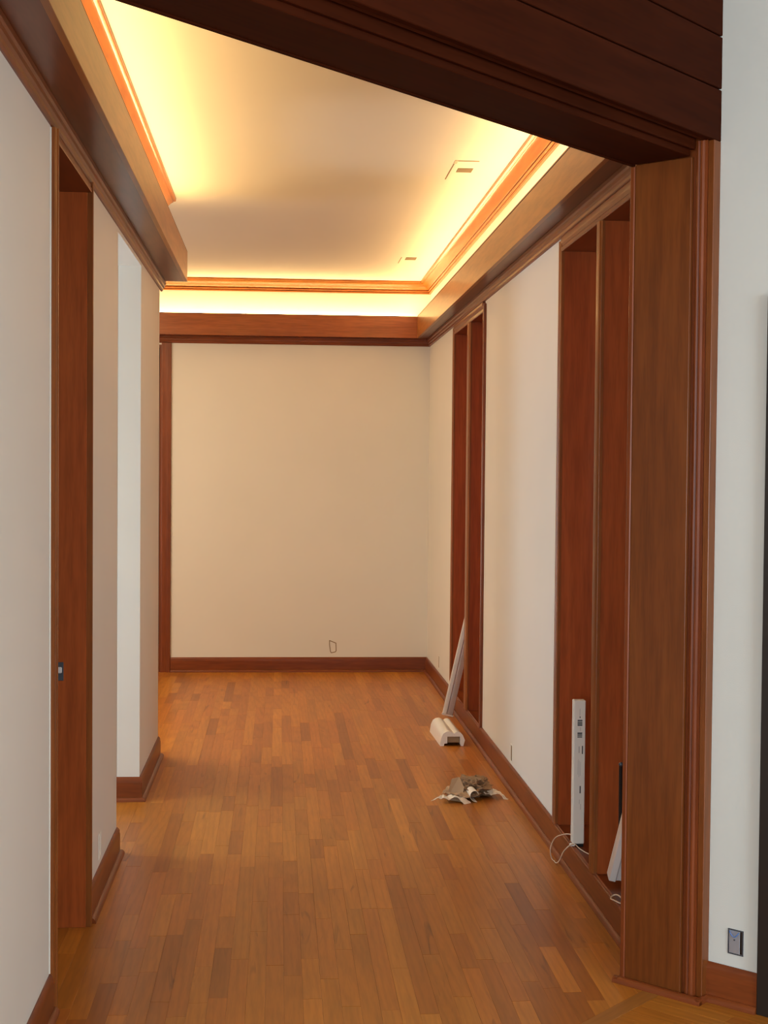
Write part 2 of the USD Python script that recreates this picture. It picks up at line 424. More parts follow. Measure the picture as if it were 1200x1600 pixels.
obj('wall_entry', bab(AG, AG + 0.1, -3.6, B1 - 0.02, 0, ZC), 'grey_paint', label='pale grey wall at the right edge beside the wooden opening', cat='wall', kind='structure')
# side passage, alcove, door room, entry room: the walls that close them
obj('wall_passage', wall_mesh(sbox(-3.1, 0, XL - 0.109, PH), 'y', P1, P1 + 0.1), 'passage_paint', label='pale wall face seen inside the passage opening on the left', cat='wall', kind='structure')
obj('wall_passage_near', wall_mesh(sbox(-3.1, 0, XL - 0.108, PH), 'y', P0 - 0.1, P0), 'passage_paint', label='near wall of the left side passage', cat='wall', kind='structure')
obj('ceiling', bx(-3.1, XL - 0.108, P0, P1, PH, PH + 0.05), 'passage_paint', label='low ceiling inside the left passage opening', cat='ceiling', kind='structure')
obj('wall_passage_end', wall_mesh(sbox(P0 - 0.1, 0, P1 + 0.1, PH).difference(sbox(P0 + 0.03, 0.2, P1 - 0.03, 2.2)), 'x', -3.1, -3.0), 'passage_paint', label='unseen window wall at the end of the side passage', cat='wall', kind='structure')
obj('wall_alcove_near', wall_mesh(sbox(-3.3, 0, XL - 0.109, ZC), 'y', YE - 0.1, YE), 'wall_paint', label='end of the left wall turning into the alcove', cat='wall', kind='structure')
obj('wall_alcove_left', wall_mesh(sbox(YE, 0, YB, ZC).difference(sbox(7.97, 0.45, 8.73, 1.85)), 'x', -3.3, -3.2), 'wall_paint', label='unseen window wall of the alcove', cat='wall', kind='structure')
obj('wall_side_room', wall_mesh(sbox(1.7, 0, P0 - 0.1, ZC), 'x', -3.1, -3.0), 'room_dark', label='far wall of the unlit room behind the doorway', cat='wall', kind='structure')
obj('wall_header_left', bab(-3.1, 1.35, B0 + 0.005, B1 - 0.01, 0, ZC), 'wall_paint', label='entry room wall left of the wooden opening', cat='wall', kind='structure')
obj('wall_entry_left', extr(sbox(-3.6, 0, B1, ZC).difference(sbox(-2.1, 0.85, 0.3, 2.45)), ab(-3.1, 0), ab(-3.0, 0), BX, UPV), 'grey_paint', label='unseen window wall on the left of the entry room', cat='wall', kind='structure')
obj('wall_entry_rear', extr(sbox(-3.1, 0, AG + 0.1, ZC).difference(sbox(0.7, 0.6, 2.5, 2.1)), ab(0, -3.6), ab(0, -3.5), AX, UPV), 'grey_paint', label='unseen window wall behind the viewer', cat='wall', kind='structure')
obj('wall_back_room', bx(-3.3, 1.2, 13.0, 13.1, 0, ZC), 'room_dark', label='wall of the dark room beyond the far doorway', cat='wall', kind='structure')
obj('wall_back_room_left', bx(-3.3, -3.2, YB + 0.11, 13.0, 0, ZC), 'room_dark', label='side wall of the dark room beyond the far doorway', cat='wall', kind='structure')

# baseboards with their shoe mouldings
BASE = [(0, 0), (0.014, 0), (0.014, 0.086), (0.012, 0.092), (0.012, 0.102), (0.008, 0.110), (0.004, 0.116), (0, 0.116)]
SHOE = [(0.014, 0), (0.031, 0), (0.030, 0.008), (0.025, 0.015), (0.019, 0.019), (0.014, 0.019)]


def baseboard(name, runs, label):
    t = thing(name, label, 'baseboard', kind='structure', fixed=name)
    for p0, p1, n, m0, m1, mt in runs:
        obj('board', extr(BASE, p0, p1, n, UPV, m0, m1), mt, t, smooth=35)
        obj('shoe_moulding', extr(SHOE, p0, p1, n, UPV, m0, m1), mt, t, smooth=35)


baseboard('baseboard_right', [((XR, 4.50, 0), (XR, YB, 0), (-1, 0, 0), 0, -1, 'cherry_y')], 'reddish wooden baseboard along the right wall under both niches')
baseboard('baseboard_back', [((-0.85, YB, 0), (XR, YB, 0), (0, -1, 0), 0, -1, 'cherry_x')], 'reddish wooden baseboard across the back wall')
baseboard('baseboard_left', [((XL, 2.6, 0), (XL, 4.168, 0), (1, 0, 0), 0, 0, 'cherry_y'), ((XL, D1 + 0.04, 0), (XL, P0, 0), (1, 0, 0), 0, 1, 'cherry_y'),
                             ((XL, P1, 0), (XL, YE, 0), (1, 0, 0), -1, 1, 'cherry_y')], 'wooden baseboards along the left wall either side of the openings')
baseboard('baseboard_passage', [((XL, P1, 0), (-3.0, P1, 0), (0, -1, 0), -1, 0, 'cherry_x')], 'wooden baseboard turning into the left passage opening')
baseboard('baseboard_alcove', [((-3.2, YE, 0), (XL, YE, 0), (0, 1, 0), 0, 1, 'cherry_x')], 'wooden baseboard behind the end of the left wall')
baseboard('baseboard_entry', [(ab(AG, 1.8625), ab(AG, B0), -AX, 0, 0, 'cherry_diag_b')], 'dark red baseboard under the grey wall at the right edge')

# ------------------------------------------------------------------ light cornices: fascia, soffit, bed moulding, crown
SZ, FT = 2.64, 2.806
SR, SL, SB = 1.068, -0.520, YB - 0.112
BED = [(0, 0), (0.006, 0), (0.012, 0.006), (0.014, 0.016), (0.021, 0.022), (0.022, 0.034), (0.028, 0.040), (0.028, 0.056), (0, 0.056)]
BEDZ = SZ - 0.056
CROWN = [(0, 0), (0.012, 0), (0.014, 0.003), (0.014, 0.010), (0.009, 0.0125), (0.009, 0.0150), (0.018, 0.0158), (0.022, 0.019), (0.022, 0.024), (0.018, 0.0275), (0.015, 0.0285), (0.015, 0.0310),
         (0.024, 0.0325), (0.030, 0.038), (0.037, 0.046), (0.046, 0.056), (0.056, 0.065), (0.065, 0.0705), (0.070, 0.072), (0.069, 0.0755), (0.081, 0.0775), (0.085, 0.080), (0.085, 0.094), (0, 0.094)]
CRZ = ZC - 0.094


def cornice(label, p0, p1, n, depth, sfx, m0, m1, cap):
    t = thing('trim', label, 'light cornice', kind='structure', fixed=f'trim_{len([k for k in used if k[1].startswith("trimcount")]) + 1}')
    used[('', f'trimcount{len(used)}')] = 0
    p0, p1, n = np.array(p0, float), np.array(p1, float), np.array(n, float)
    z = lambda h: np.array([0, 0, h])
    prof = lambda a0, a1, h0, h1, c=0.0015: [(a0, h0), (a1 - c, h0), (a1, h0 + c), (a1, h1 - c), (a1 - c, h1), (a0, h1)]
    obj('fascia_board', extr(prof(depth - 0.019, depth, SZ, FT), p0, p1, n, UPV, m0, m1), f'fascia_{sfx}', t)
    obj('soffit_board', extr([(0, SZ + 0.001), (depth - 0.019, SZ + 0.001), (depth - 0.019, SZ + 0.018), (0, SZ + 0.018)], p0, p1, n, UPV, m0, m1), 'soffit_y' if sfx == 'y' else 'cherry_x', t)
    obj('bed_moulding', extr(BED, p0 + z(BEDZ), p1 + z(BEDZ), n, UPV, m0, m1), f'cherry_{sfx}', t, smooth=30)
    obj('joint', extr([(depth - 0.012, FT), (depth - 0.0005, FT), (depth - 0.0005, FT + 0.003), (depth - 0.012, FT + 0.003)], p0, p1, n, UPV, m0, m1), 'shadow_gap', t, label='dark joint line')
    if cap:
        obj('cap_strip', extr([(depth - 0.012, FT + 0.0032), (depth - 0.002, FT + 0.0032), (depth - 0.001, FT + 0.009), (depth - 0.005, FT + 0.014), (depth - 0.012, FT + 0.014)], p0, p1, n, UPV, m0, m1), f'fascia_{sfx}', t, smooth=30)
    return t


YH = 4.33       # behind the header
cornice('long wooden light cornice along the right wall above the niches', (XR, YH, 0), (XR, YB, 0), (-1, 0, 0), XR - SR, 'y', 0, -1, True)
cl = cornice('wooden light cornice along the left wall ending at the alcove', (XL, 2.62, 0), (XL, YE + 0.09, 0), (1, 0, 0), SL - XL, 'y', 0, 0, False)
obj('end_board', bx(XL, SL - 0.019, YE + 0.075, YE + 0.09, SZ + 0.018, FT - 0.001), 'fascia_y', cl)
cornice('wooden light cornice across the back wall', (-3.2, YB, 0), (XR, YB, 0), (0, -1, 0), YB - SB, 'x', 0, -1, False)


def crown(label, n_, p0, p1, n, sfx, m0, m1):
    obj('trim', extr(CROWN, np.array(p0) + [0, 0, CRZ], np.array(p1) + [0, 0, CRZ], n, UPV, m0, m1), f'crown_{sfx}', smooth=24,
        label=label, cat='crown moulding', kind='structure')


def crown_(num, *a):
    used[('/World', f'trim_{num}')] = -1
    label, p0, p1, n, sfx, m0, m1 = a
    obj(f'trim_{num}', extr(CROWN, np.array(p0) + [0, 0, CRZ], np.array(p1) + [0, 0, CRZ], n, UPV, m0, m1), f'crown_{sfx}', smooth=24, label=label, cat='crown moulding', kind='structure')


crown_(4, 'orange stained crown moulding where the right wall meets the ceiling', (XR, YH + 0.1, 0), (XR, YB, 0), (-1, 0, 0), 'y', 0, -1)
crown_(5, 'orange stained crown moulding above the left cornice, cut off short', (XL, 2.62, 0), (XL, YE + 0.04, 0), (1, 0, 0), 'y', 0, 0)
crown_(6, 'orange stained crown moulding across the back wall', (-3.2, YB, 0), (XR, YB, 0), (0, -1, 0), 'x', 0, -1)

# ------------------------------------------------------------------ header over the opening and its jamb
hd = thing('trim', 'dark plank header slanting across the top of the opening', 'header', kind='structure', fixed='trim_7')
hz = [HZ, 2.747, 2.904, ZC]
HA0, HA1 = 1.1, AG - 0.001
for i in range(3):
    z0, z1 = hz[i], hz[i + 1]
    g = 0.0022
    prof = [(0, z0 + (g if i else 0)), (0.019, z0 + (g if i else 0)), (0.019, z1 - 0.001), (0, z1 - 0.001)]
    prof = [(0, z0 + (g if i else 0.0) + 0.002), (0.002, z0 + (g if i else 0.0)), (0.019, z0 + (g if i else 0)), (0.019, z1 - g), (0.002, z1 - g), (0, z1 - g - 0.002)]
    obj('plank', extr(prof, ab(HA0, B0), ab(HA1, B0), BX, UPV), 'header_planks', hd)
obj('core', bab(HA0, HA1, B0 + 0.0195, B1 - 0.02, HZ + 0.012, ZC - 0.001), 'shadow_gap', hd)
obj('face_moulding', extr([(0.0195, HZ + 0.012), (0.0195, HZ + 0.002), (0.032, HZ - 0.002), (0.040, HZ + 0.004), (0.046, HZ + 0.012)], ab(HA0, B0), ab(AG - 0.045, B0), BX, UPV), 'header_dark', hd, smooth=30)
obj('head_board', bab(HA0, AG - 0.062, 2.097, 2.292, 2.548, HZ + 0.011, 0.002), 'header_dark', hd)
obj('stop_strip', bab(HA0, AG - 0.062, 2.082, 2.096, 2.566, HZ + 0.011, 0.002), 'header_dark', hd)
obj('edge_strip', bab(HA0, AG - 0.05, 2.2925, B1, 2.545, ZC - 0.001, 0.002), 'header_dark', hd)

jb = thing('trim', 'wide orange-brown wooden jamb of the opening, standing before the near niche', 'jamb', kind='structure', fixed='trim_8')
AJ = 3.829
obj('backing_board', bab(AJ + 0.016, AG + 0.001, B0 + 0.0205, B1 - 0.012, 0, HZ + 0.011), 'cherry_z', jb)
obj('corner_board', bab(AJ + 0.0145, AG - 0.0005, B0, B0 + 0.020, 0, HZ - 0.0005, 0.0015), 'column_z', jb)
obj('jamb_board', bab(AJ, AJ + 0.0158, 2.097, 2.289, 0, 2.5475, 0.001), 'column_z', jb)
obj('bead_moulding', extr([(0, 0), (0.010, 0), (0.014, 0.006), (0.014, 0.012), (0.009, 0.016), (0.012, 0.021), (0.010, 0.028), (0.004, 0.032), (0, 0.033)], ab(AJ + 0.016, B0 + 0.026), ab(AJ + 0.016, B0 + 0.026, HZ), -AX, BX), 'cherry_z', jb, smooth=30)
obj('edge_strip', bab(AJ - 0.004, AG, 2.2895, B1, 0, 2.5445, 0.003), 'cherry_b_z', jb)
obj('shoe_moulding', extr([(0, 0), (0.019, 0), (0.018, 0.008), (0.013, 0.015), (0.006, 0.019), (0, 0.019)], ab(AJ - 0.004, B0 - 0.012), ab(AJ - 0.004, B1 + 0.016), -AX, UPV, 0, 0), 'cherry_diag_b', jb, smooth=35)
obj('shoe_moulding', extr([(0, 0), (0.012, 0), (0.012, 0.010), (0.006, 0.018), (0, 0.019)], ab(AJ - 0.02, B0), ab(AG - 0.014, B0), -BX, UPV), 'cherry_diag_a', jb, smooth=35)
obj('shoe_moulding', extr([(0, 0), (0.018, 0), (0.017, 0.008), (0.006, 0.018), (0, 0.019)], ab(AJ - 0.02, B1), ab(AG - 0.05, B1), BX, UPV), 'cherry_diag_a', jb, smooth=35)

dc = thing('door', 'almost black door with its casing at the right edge of the view', 'door', kind='structure', fixed='door_3')
for c0, c1, k0, k1 in ((1.755, 1.862, 1.755, 1.785), (0.76, 0.871, 0.841, 0.871)):
    obj('casing', bab(AG - 0.022, AG - 0.0005, c0, c1, 0, 2.12, 0.002), 'near_black', dc)
    obj('back_band', bab(AG - 0.034, AG - 0.0225, k0, k1, 0, 2.035, 0.002), 'near_black', dc)
obj('head_casing', bab(AG - 0.022, AG - 0.0005, 0.8715, 1.7545, 2.035, 2.12, 0.002), 'near_black', dc)
obj('leaf', bab(AG - 0.012, AG - 0.0005, 0.8715, 1.7545, 0.006, 2.0345, 0.001), 'near_black', dc)
for z0, z1 in ((0.22, 0.98), (1.12, 1.90)):
    for q0, q1 in ((0.98, 1.27), (1.36, 1.65)):
        obj('raised_panel', bab(AG - 0.019, AG - 0.0122, q0, q1, z0, z1, 0.004), 'near_black', dc)

# ------------------------------------------------------------------ doorways
d1 = thing('door', 'wooden doorway frame with chrome strike in the near left wall', 'doorway', kind='structure', fixed='door_1')
obj('jamb', bx(XL - 0.125, XL, D1, D1 + 0.019, 0, DH + 0.016, 0.001), 'panel_z', d1)
obj('jamb', bx(XL - 0.125, XL, D0 - 0.019, D0, 0, DH + 0.016, 0.001), 'panel_z', d1)
obj('head_jamb', bx(XL - 0.125, XL, D0, D1, DH, DH + 0.014), 'cherry_y', d1)
CAS = [(0, 0.004), (0.018, 0.004), (0.020, 0.007), (0.020, 0.016), (0.016, 0.020), (0.016, 0.028), (0.012, 0.037), (0, 0.037)]
obj('casing', extr(CAS, (XL, D1 + 0.002, 0), (XL, D1 + 0.002, DH + 0.037), (1, 0, 0), (0, 1, 0)), 'casing_z', d1, smooth=30)
obj('casing', extr(CAS, (XL, D0 - 0.002, 0), (XL, D0 - 0.002, DH + 0.037), (1, 0, 0), (0, -1, 0)), 'casing_z', d1, smooth=30)
obj('head_casing', extr([(0, 0), (0.015, 0), (0.016, 0.003), (0.016, 0.014), (0.012, 0.018), (0.013, 0.026), (0.010, 0.036), (0, 0.036)], (XL, D0 - 0.001, DH), (XL, D1 + 0.001, DH), (1, 0, 0), UPV), 'cherry_y', d1, smooth=30)
obj('paint_bead', bx(XL, XL + 0.0035, D0 - 0.044, D0 - 0.0392, 0.118, 2.58), 'white_bead', d1, label='white line of paint along the casing edge')
st = obj('strike_plate', bx(-0.772, -0.742, D1 - 0.0025, D1 - 0.0002, 0.864, 0.928, 0.001), 'dark_metal', d1, label='dark metal strike plate')
obj('latch', bx(-0.767, -0.747, D1 - 0.010, D1 - 0.0026, 0.890, 0.912, 0.003), 'chrome', st, label='chrome latch')

d2 = thing('door', 'reddish casing of the dark doorway at the far left corner', 'doorway', kind='structure', fixed='door_2')
obj('casing', extr([(0, 0), (0.014, 0), (0.017, 0.012), (0.015, 0.04), (0.018, 0.05), (0.018, 0.074), (0, 0.076)], (BD1 - 0.002, YB, 0), (BD1 - 0.002, YB, BEDZ), (0, -1, 0), (1, 0, 0)), 'cherry_z', d2, smooth=30)
obj('casing', extr([(0, 0), (0.014, 0), (0.018, 0.05), (0.018, 0.074), (0, 0.076)], (BD0 + 0.002, YB, 0), (BD0 + 0.002, YB, BEDZ), (0, -1, 0), (-1, 0, 0)), 'cherry_z', d2, smooth=30)
obj('jamb', bx(BD1 - 0.016, BD1, YB, YB + 0.115, 0, BDH - 0.016), 'cherry_z', d2)
obj('jamb', bx(BD0, BD0 + 0.016, YB, YB + 0.115, 0, BDH - 0.016), 'cherry_z', d2)
obj('head_jamb', bx(BD0, BD1, YB, YB + 0.115, BDH - 0.016, BDH), 'cherry_x', d2)


def window(num, label, p0, n, u, w, z0, z1):
    """A simple framed window, out of view: frame, two mullions; p0 is the middle of its sill."""
    t = thing('window', label, 'window', kind='structure', fixed=f'window_{num}')
    p0, n, u = np.array(p0, float), np.array(n, float), np.array(u, float)
    sq = lambda a0, a1, h0, h1: sbox(a0, h0, a1, h1)
    fr = sq(-w / 2, w / 2, z0, z1).difference(sq(-w / 2 + 0.05, w / 2 - 0.05, z0 + 0.05, z1 - 0.05))
    obj('window_frame', extr(fr, p0, p0 + n * 0.04, u, UPV), 'white_bead', t)
    obj('glazing_bar', extr(sq(-0.015, 0.015, z0 + 0.05, z1 - 0.05), p0, p0 + n * 0.03, u, UPV), 'white_bead', t)


window(1, 'unseen window on the left of the entry room', ab(-3.06, -0.9), AX, BX, 2.4, 0.85, 2.45)
window(2, 'unseen window behind the viewer', ab(1.6, -3.56), BX, AX, 1.8, 0.6, 2.1)
window(3, 'unseen window at the end of the left passage', (-3.06, (P0 + P1) / 2, 0), (1, 0, 0), (0, 1, 0), P1 - P0 - 0.06, 0.2, 2.2)
window(4, 'unseen window in the alcove', (-3.26, 8.35, 0), (1, 0, 0), (0, 1, 0), 0.76, 0.45, 1.85)

# ------------------------------------------------------------------ the two tall niches of the right wall
NCAS = [(0, 0), (0.012, 0), (0.015, 0.003), (0.015, 0.012), (0.011, 0.016), (0.014, 0.022), (0.018, 0.028), (0.018, 0.040), (0.014, 0.045), (0, 0.045)]
XN = 1.345


def niche(label, y0, y1, mul0, mul1):
    t = thing('wall_niche', label, 'niche', group=None)
    x0 = XR + 0.0005
    obj('side_panel', bx(XR - 0.0005, XN, y1, y1 + 0.016, NZ0, NZ1 + 0.016), 'panel_z', t)
    obj('side_panel', bx(XR - 0.0005, XN, y0 - 0.016, y0, NZ0, NZ1 + 0.016), 'panel_z', t)
    obj('back_panel', bx(XN, XN + 0.012, y0 - 0.016, y1 + 0.016, NZ0, NZ1 + 0.016), 'panel_z', t)
    obj('top_panel', bx(XR, XN, y0, y1, NZ1, NZ1 + 0.016), 'cherry_y', t)
    obj('sill', extr([(-0.005, 0.002), (0.010, 0.0), (0.014, 0.004), (0.014, 0.012), (0.010, 0.015), (-(XN - XR), 0.015), (-(XN - XR), 0.002)], (XR, y0, NZ0 - 0.002), (XR, y1, NZ0 - 0.002), (-1, 0, 0), UPV), 'cherry_y', t, smooth=30)
    obj('divider_panel', bx(XR + 0.0005, XN, mul0 + 0.004, mul1 - 0.004, NZ0 + 0.0135, NZ1), 'panel_z', t)
    mp = [(-0.0005, 0.0), (0.010, 0.0), (0.012, 0.004), (0.009, 0.008), (0.017, 0.014), (0.019, 0.022)]
    w = mul1 - mul0
    mp = mp + [(u, w - v) for u, v in mp[::-1]]
    obj('mullion', extr(mp, (XR, mul0, NZ0 + 0.0135), (XR, mul0, NZ1), (-1, 0, 0), (0, 1, 0)), 'casing_z', t, smooth=30)
    obj('casing', extr(NCAS, (XR, y1, NZ0 + 0.016), (XR, y1, NZ1 + 0.045), (-1, 0, 0), (0, 1, 0), 0, 0), 'casing_z', t, smooth=30)
    obj('casing', extr(NCAS, (XR, y0, NZ0 + 0.016), (XR, y0, NZ1 + 0.045), (-1, 0, 0), (0, -1, 0), 0, 0), 'cherry_z', t, smooth=30)
    obj('head_casing', extr([(u, v * 1.35) for u, v in NCAS], (XR, y0 + 0.0005, NZ1), (XR, y1 - 0.0005, NZ1), (-1, 0, 0), UPV), 'cherry_y', t, smooth=30)
    return t


niche('tall two-bay wooden niche beside the jamb, holding the marked white light bar', *N1, 5.125, 5.20)
niche('tall two-bay wooden niche farther down the hallway, with a translucent lens leaning into it', *N2, 8.70, 8.82)

# ------------------------------------------------------------------ loose light fittings
fx = thing('light_fixture', 'short white plastic light housing lying on the floor before the far niche', 'light fixture', (1.012, 8.14, 0.0))
HP = [(-0.072, 0), (-0.050, 0), (-0.047, 0.014), (-0.030, 0.016), (-0.030, 0.055), (0.044, 0.055), (0.044, 0.014), (0.050, 0.0), (0.064, 0), (0.073, 0.034), (0.060, 0.064),
      (0.048, 0.078), (0.034, 0.083), (0.020, 0.080), (0.010, 0.073), (0.0, 0.080), (-0.016, 0.086), (-0.036, 0.084), (-0.054, 0.072), (-0.066, 0.045)]
obj('housing', extr(HP, (0, 0, 0), (-0.012, 0.46, 0), (1, 0, 0), UPV), 'white_plastic', fx, smooth=40)
obj('foam_insert', bx(-0.0295, 0.0435, 0.012, 0.40, 0.017, 0.0545, 0.003), 'foam_brown', fx, label='brown insert in the open end')
ln = thing('light_lens', 'long translucent grey light lens leaning from the floor into the far niche', 'light lens', (1.097, 9.12, 0.0))
d = np.array([0.222, 0.0, 1.0]); d /= np.linalg.norm(d); side = np.array([d[2], 0, -d[0]])
LP = [(-0.036, 0.0), (-0.034, -0.014), (-0.026, -0.020), (-0.010, -0.021), (-0.004, -0.014), (0.006, -0.016), (0.020, -0.013), (0.032, -0.010), (0.036, 0.0), (0.030, 0.002), (0.0, -0.004), (-0.030, 0.002)]
obj('lens', extr(LP, d * 0.012 + np.array([0, 0, 0.008]), d * 1.035, side, (0, 1, 0)), 'lens_plastic', ln, smooth=40)
obj('end_piece', extr([(-0.037, -0.022), (0.037, -0.022), (0.037, 0.003), (-0.037, 0.003)], np.array([0, 0, 0.009]), d * 0.0115 + np.array([0, 0, 0.008]), side, (0, 1, 0)), 'white_plastic', ln)

SILL = NZ0 + 0.013
lb = thing('light_bar', 'white light bar with printed marks standing upright in the far bay of the near niche', 'light bar', (1.192, 5.52, SILL))
tilt = 0.006
body = bx(-0.0235, 0.0235, -0.012, 0.028, 0.012, 0.585, 0.003)
obj('housing', body, 'carton_white', lb)
obj('end_piece', bx(-0.021, 0.021, -0.010, 0.026, 0.0, 0.0118, 0.001), 'black_plastic', lb, label='dark strip standing for the shade at the foot')  # shade under the bar, built as a dark strip
prnt = lambda x0, x1, z0, z1, mt='ink', nm='printed_mark': obj(nm, bx(x0, x1, -0.0127, -0.0121, z0, z1), mt, lb)
for zc_ in (0.495, 0.448):
    # blocks of bar code
    bars = []; r2 = random.Random(int(zc_ * 1000)); zz = zc_ - 0.011
    while zz < zc_ + 0.010:
        wd = r2.choice([0.0012, 0.002, 0.003]); bars.append(bx(-0.009, 0.010, -0.0127, -0.0121, zz, zz + wd)); zz += wd + r2.choice([0.0008, 0.0012])
    obj('bar_code', cat_(*bars), 'ink', lb)
prnt(-0.001, 0.002, 0.515, 0.522)
for k, (x0, x1, z0, z1, mt) in enumerate([(-0.001, 0.0005, 0.525, 0.552, 'ink_grey'), (0.002, 0.0035, 0.463, 0.478, 'ink_grey'), (0.0095, 0.0135, 0.372, 0.404, 'ink'), (-0.003, 0.0, 0.376, 0.402, 'ink_grey'),
                                   (-0.006, -0.005, 0.29, 0.35, 'ink_grey'), (-0.001, 0.0, 0.28, 0.345, 'ink_grey'), (0.004, 0.005, 0.285, 0.34, 'ink_grey'),
                                   (0.002, 0.007, 0.215, 0.244, 'ink'), (0.001, 0.0022, 0.172, 0.19, 'ink_grey'), (0.006, 0.0075, 0.15, 0.172, 'ink_grey')]):
    prnt(x0, x1, z0, z1, mt)
cd = thing('power_cord', 'cream cord with plug hanging from the marked light bar over the baseboard', 'cord', (0, 0, 0))
obj('cable', tube(spline([(1.180, 5.535, 0.150), (1.160, 5.56, 0.150), (1.138, 5.60, 0.135), (1.124, 5.68, 0.09), (1.122, 5.72, 0.03), (1.130, 5.73, 0.0045), (1.134, 5.70, 0.0045)]), 0.0026, 7), 'cord_cream', cd, smooth=True)
obj('cable', tube(spline([(1.176, 5.50, 0.122), (1.160, 5.49, 0.126), (1.146, 5.50, 0.112), (1.135, 5.56, 0.06), (1.134, 5.64, 0.012), (1.134, 5.70, 0.0045)]), 0.0026, 7), 'cord_cream', cd, smooth=True)
obj('cable', tube(spline([(1.178, 5.505, 0.124), (1.186, 5.47, 0.118), (1.200, 5.42, 0.1145), (1.22, 5.36, 0.1145)]), 0.0024, 7), 'cord_cream', cd, smooth=True)
obj('plug', bx(1.154, 1.176, 5.492, 5.504, 0.118, 0.130, 0.003), 'white_plastic', cd, label='white cord connector')

wb = thing('light_bar', 'white light bar leaning low in the near bay, half hidden by the jamb', 'light bar', (1.222, 4.975, SILL))
d = np.array([0.0, -0.60, 0.80]); nrm = np.array([0, -0.80, -0.60])
obj('housing', extr([(-0.034, 0), (-0.032, -0.006), (-0.012, -0.012), (-0.006, -0.006), (0.006, -0.006), (0.020, -0.012), (0.034, -0.004), (0.034, 0.03), (-0.034, 0.03)], np.array([0, 0, 0.026]), d * 0.70 + [0, 0, 0.0], (1, 0, 0), -nrm), 'white_plastic', wb, smooth=30)
rd = thing('lamp_tube', 'thin black tube standing behind the half hidden light bar', 'tube', (1.215, 4.88, SILL))
obj('rod', tube([(0.027, 0.185, 0.007), (0.012, 0.09, 0.22), (-0.006, 0.02, 0.455)], 0.0065, 10), 'black_plastic', rd, smooth=40)
obj('tip', trimesh.creation.icosphere(2, 0.008).apply_translation([-0.006, 0.019, 0.458]), 'dark_metal', rd, smooth=True, label='metal tip')
lc = thing('cord_loop', 'small loop of cream cord on the niche sill by the half hidden light bar', 'cord', (1.18, 4.80, SILL))
a = np.linspace(0.2, 2 * np.pi - 0.1, 40)
obj('cable', tube(np.c_[-0.004 + 0.018 * np.cos(a), 0.045 * np.sin(a), 0.0035 + 0.004 * (1 + np.sin(a * 2))], 0.0028, 7), 'cord_cream', lc, smooth=True)

# ------------------------------------------------------------------ crumpled paper
pp = thing('crumpled_paper', 'crumpled brown paper with torn cream strips on the floor by the right baseboard', 'paper', (0.93, 6.86, 0.0))


def sheet(outline, thick=0.0012, n=3, hfun=None, seed=0):
    """A crumpled sheet: a triangulated outline lifted by hfun(x, y), with its own thickness."""
    poly = Polygon(outline)
    v, f = trimesh.creation.triangulate_polygon(poly, engine='earcut')
    mm = trimesh.Trimesh(np.c_[v, np.zeros(len(v))], f, process=False)
    v2, f2 = trimesh.remesh.subdivide_to_size(mm.vertices, mm.faces, 0.012)
    mm = trimesh.Trimesh(v2, f2, process=True)
    z = hfun(mm.vertices[:, 0], mm.vertices[:, 1])
    P = mm.vertices.copy(); P[:, 2] = z
    q = np.vstack([P, P - [0, 0, thick]]); k = len(P)
    fl = mm.faces
    e = mm.edges[trimesh.grouping.group_rows(np.sort(mm.edges, axis=1), require_count=1)]
    sidef = np.vstack([np.c_[e[:, 0], e[:, 0] + k, e[:, 1]], np.c_[e[:, 1], e[:, 0] + k, e[:, 1] + k]])
    w = trimesh.Trimesh(q, np.vstack([fl, fl[:, ::-1] + k, sidef]), process=False)
    trimesh.repair.fix_normals(w)
    return w


def crumple(cx, cy, rx, ry, h, seed, sharp=9.0):
    def f(x, y):
        p = np.c_[x * sharp * 2.2, y * sharp * 2.2, np.full_like(x, seed)]
        n1 = np.abs(meshkit.fbm(p, 3, seed) - 0.5) * 2
        n2 = np.abs(meshkit.noise(p * 0.45 + 7, seed + 5) - 0.5) * 2
        g = np.clip(1 - ((x - cx) / rx) ** 2 - ((y - cy) / ry) ** 2, 0, 1) ** 0.5
        return 0.002 + h * g * (0.42 + 0.75 * n2) + 0.028 * g * n1
    return f


def crumpled_lump(c, r, seed, amp=0.42, freq=2.1):
    """A wad of paper: a ball creased into facets, its foot flattened on the floor."""
    q = trimesh.creation.icosphere(4, 1.0)
    n_ = q.vertices.copy()
    ridge = 1 - np.abs(meshkit.noise(n_ * freq + seed, seed) - 0.5) * 2
    ridge2 = 1 - np.abs(meshkit.noise(n_ * freq * 2.3 + seed * 2, seed + 3) - 0.5) * 2
    k = 0.72 + amp * (ridge ** 2 - 0.4) + 0.22 * (ridge2 ** 2 - 0.4)
    v = n_ * k[:, None] * np.array(r) + np.array(c)
    v[:, 2] = np.maximum(v[:, 2], 0.0015)
    return trimesh.Trimesh(v, q.faces, process=False)


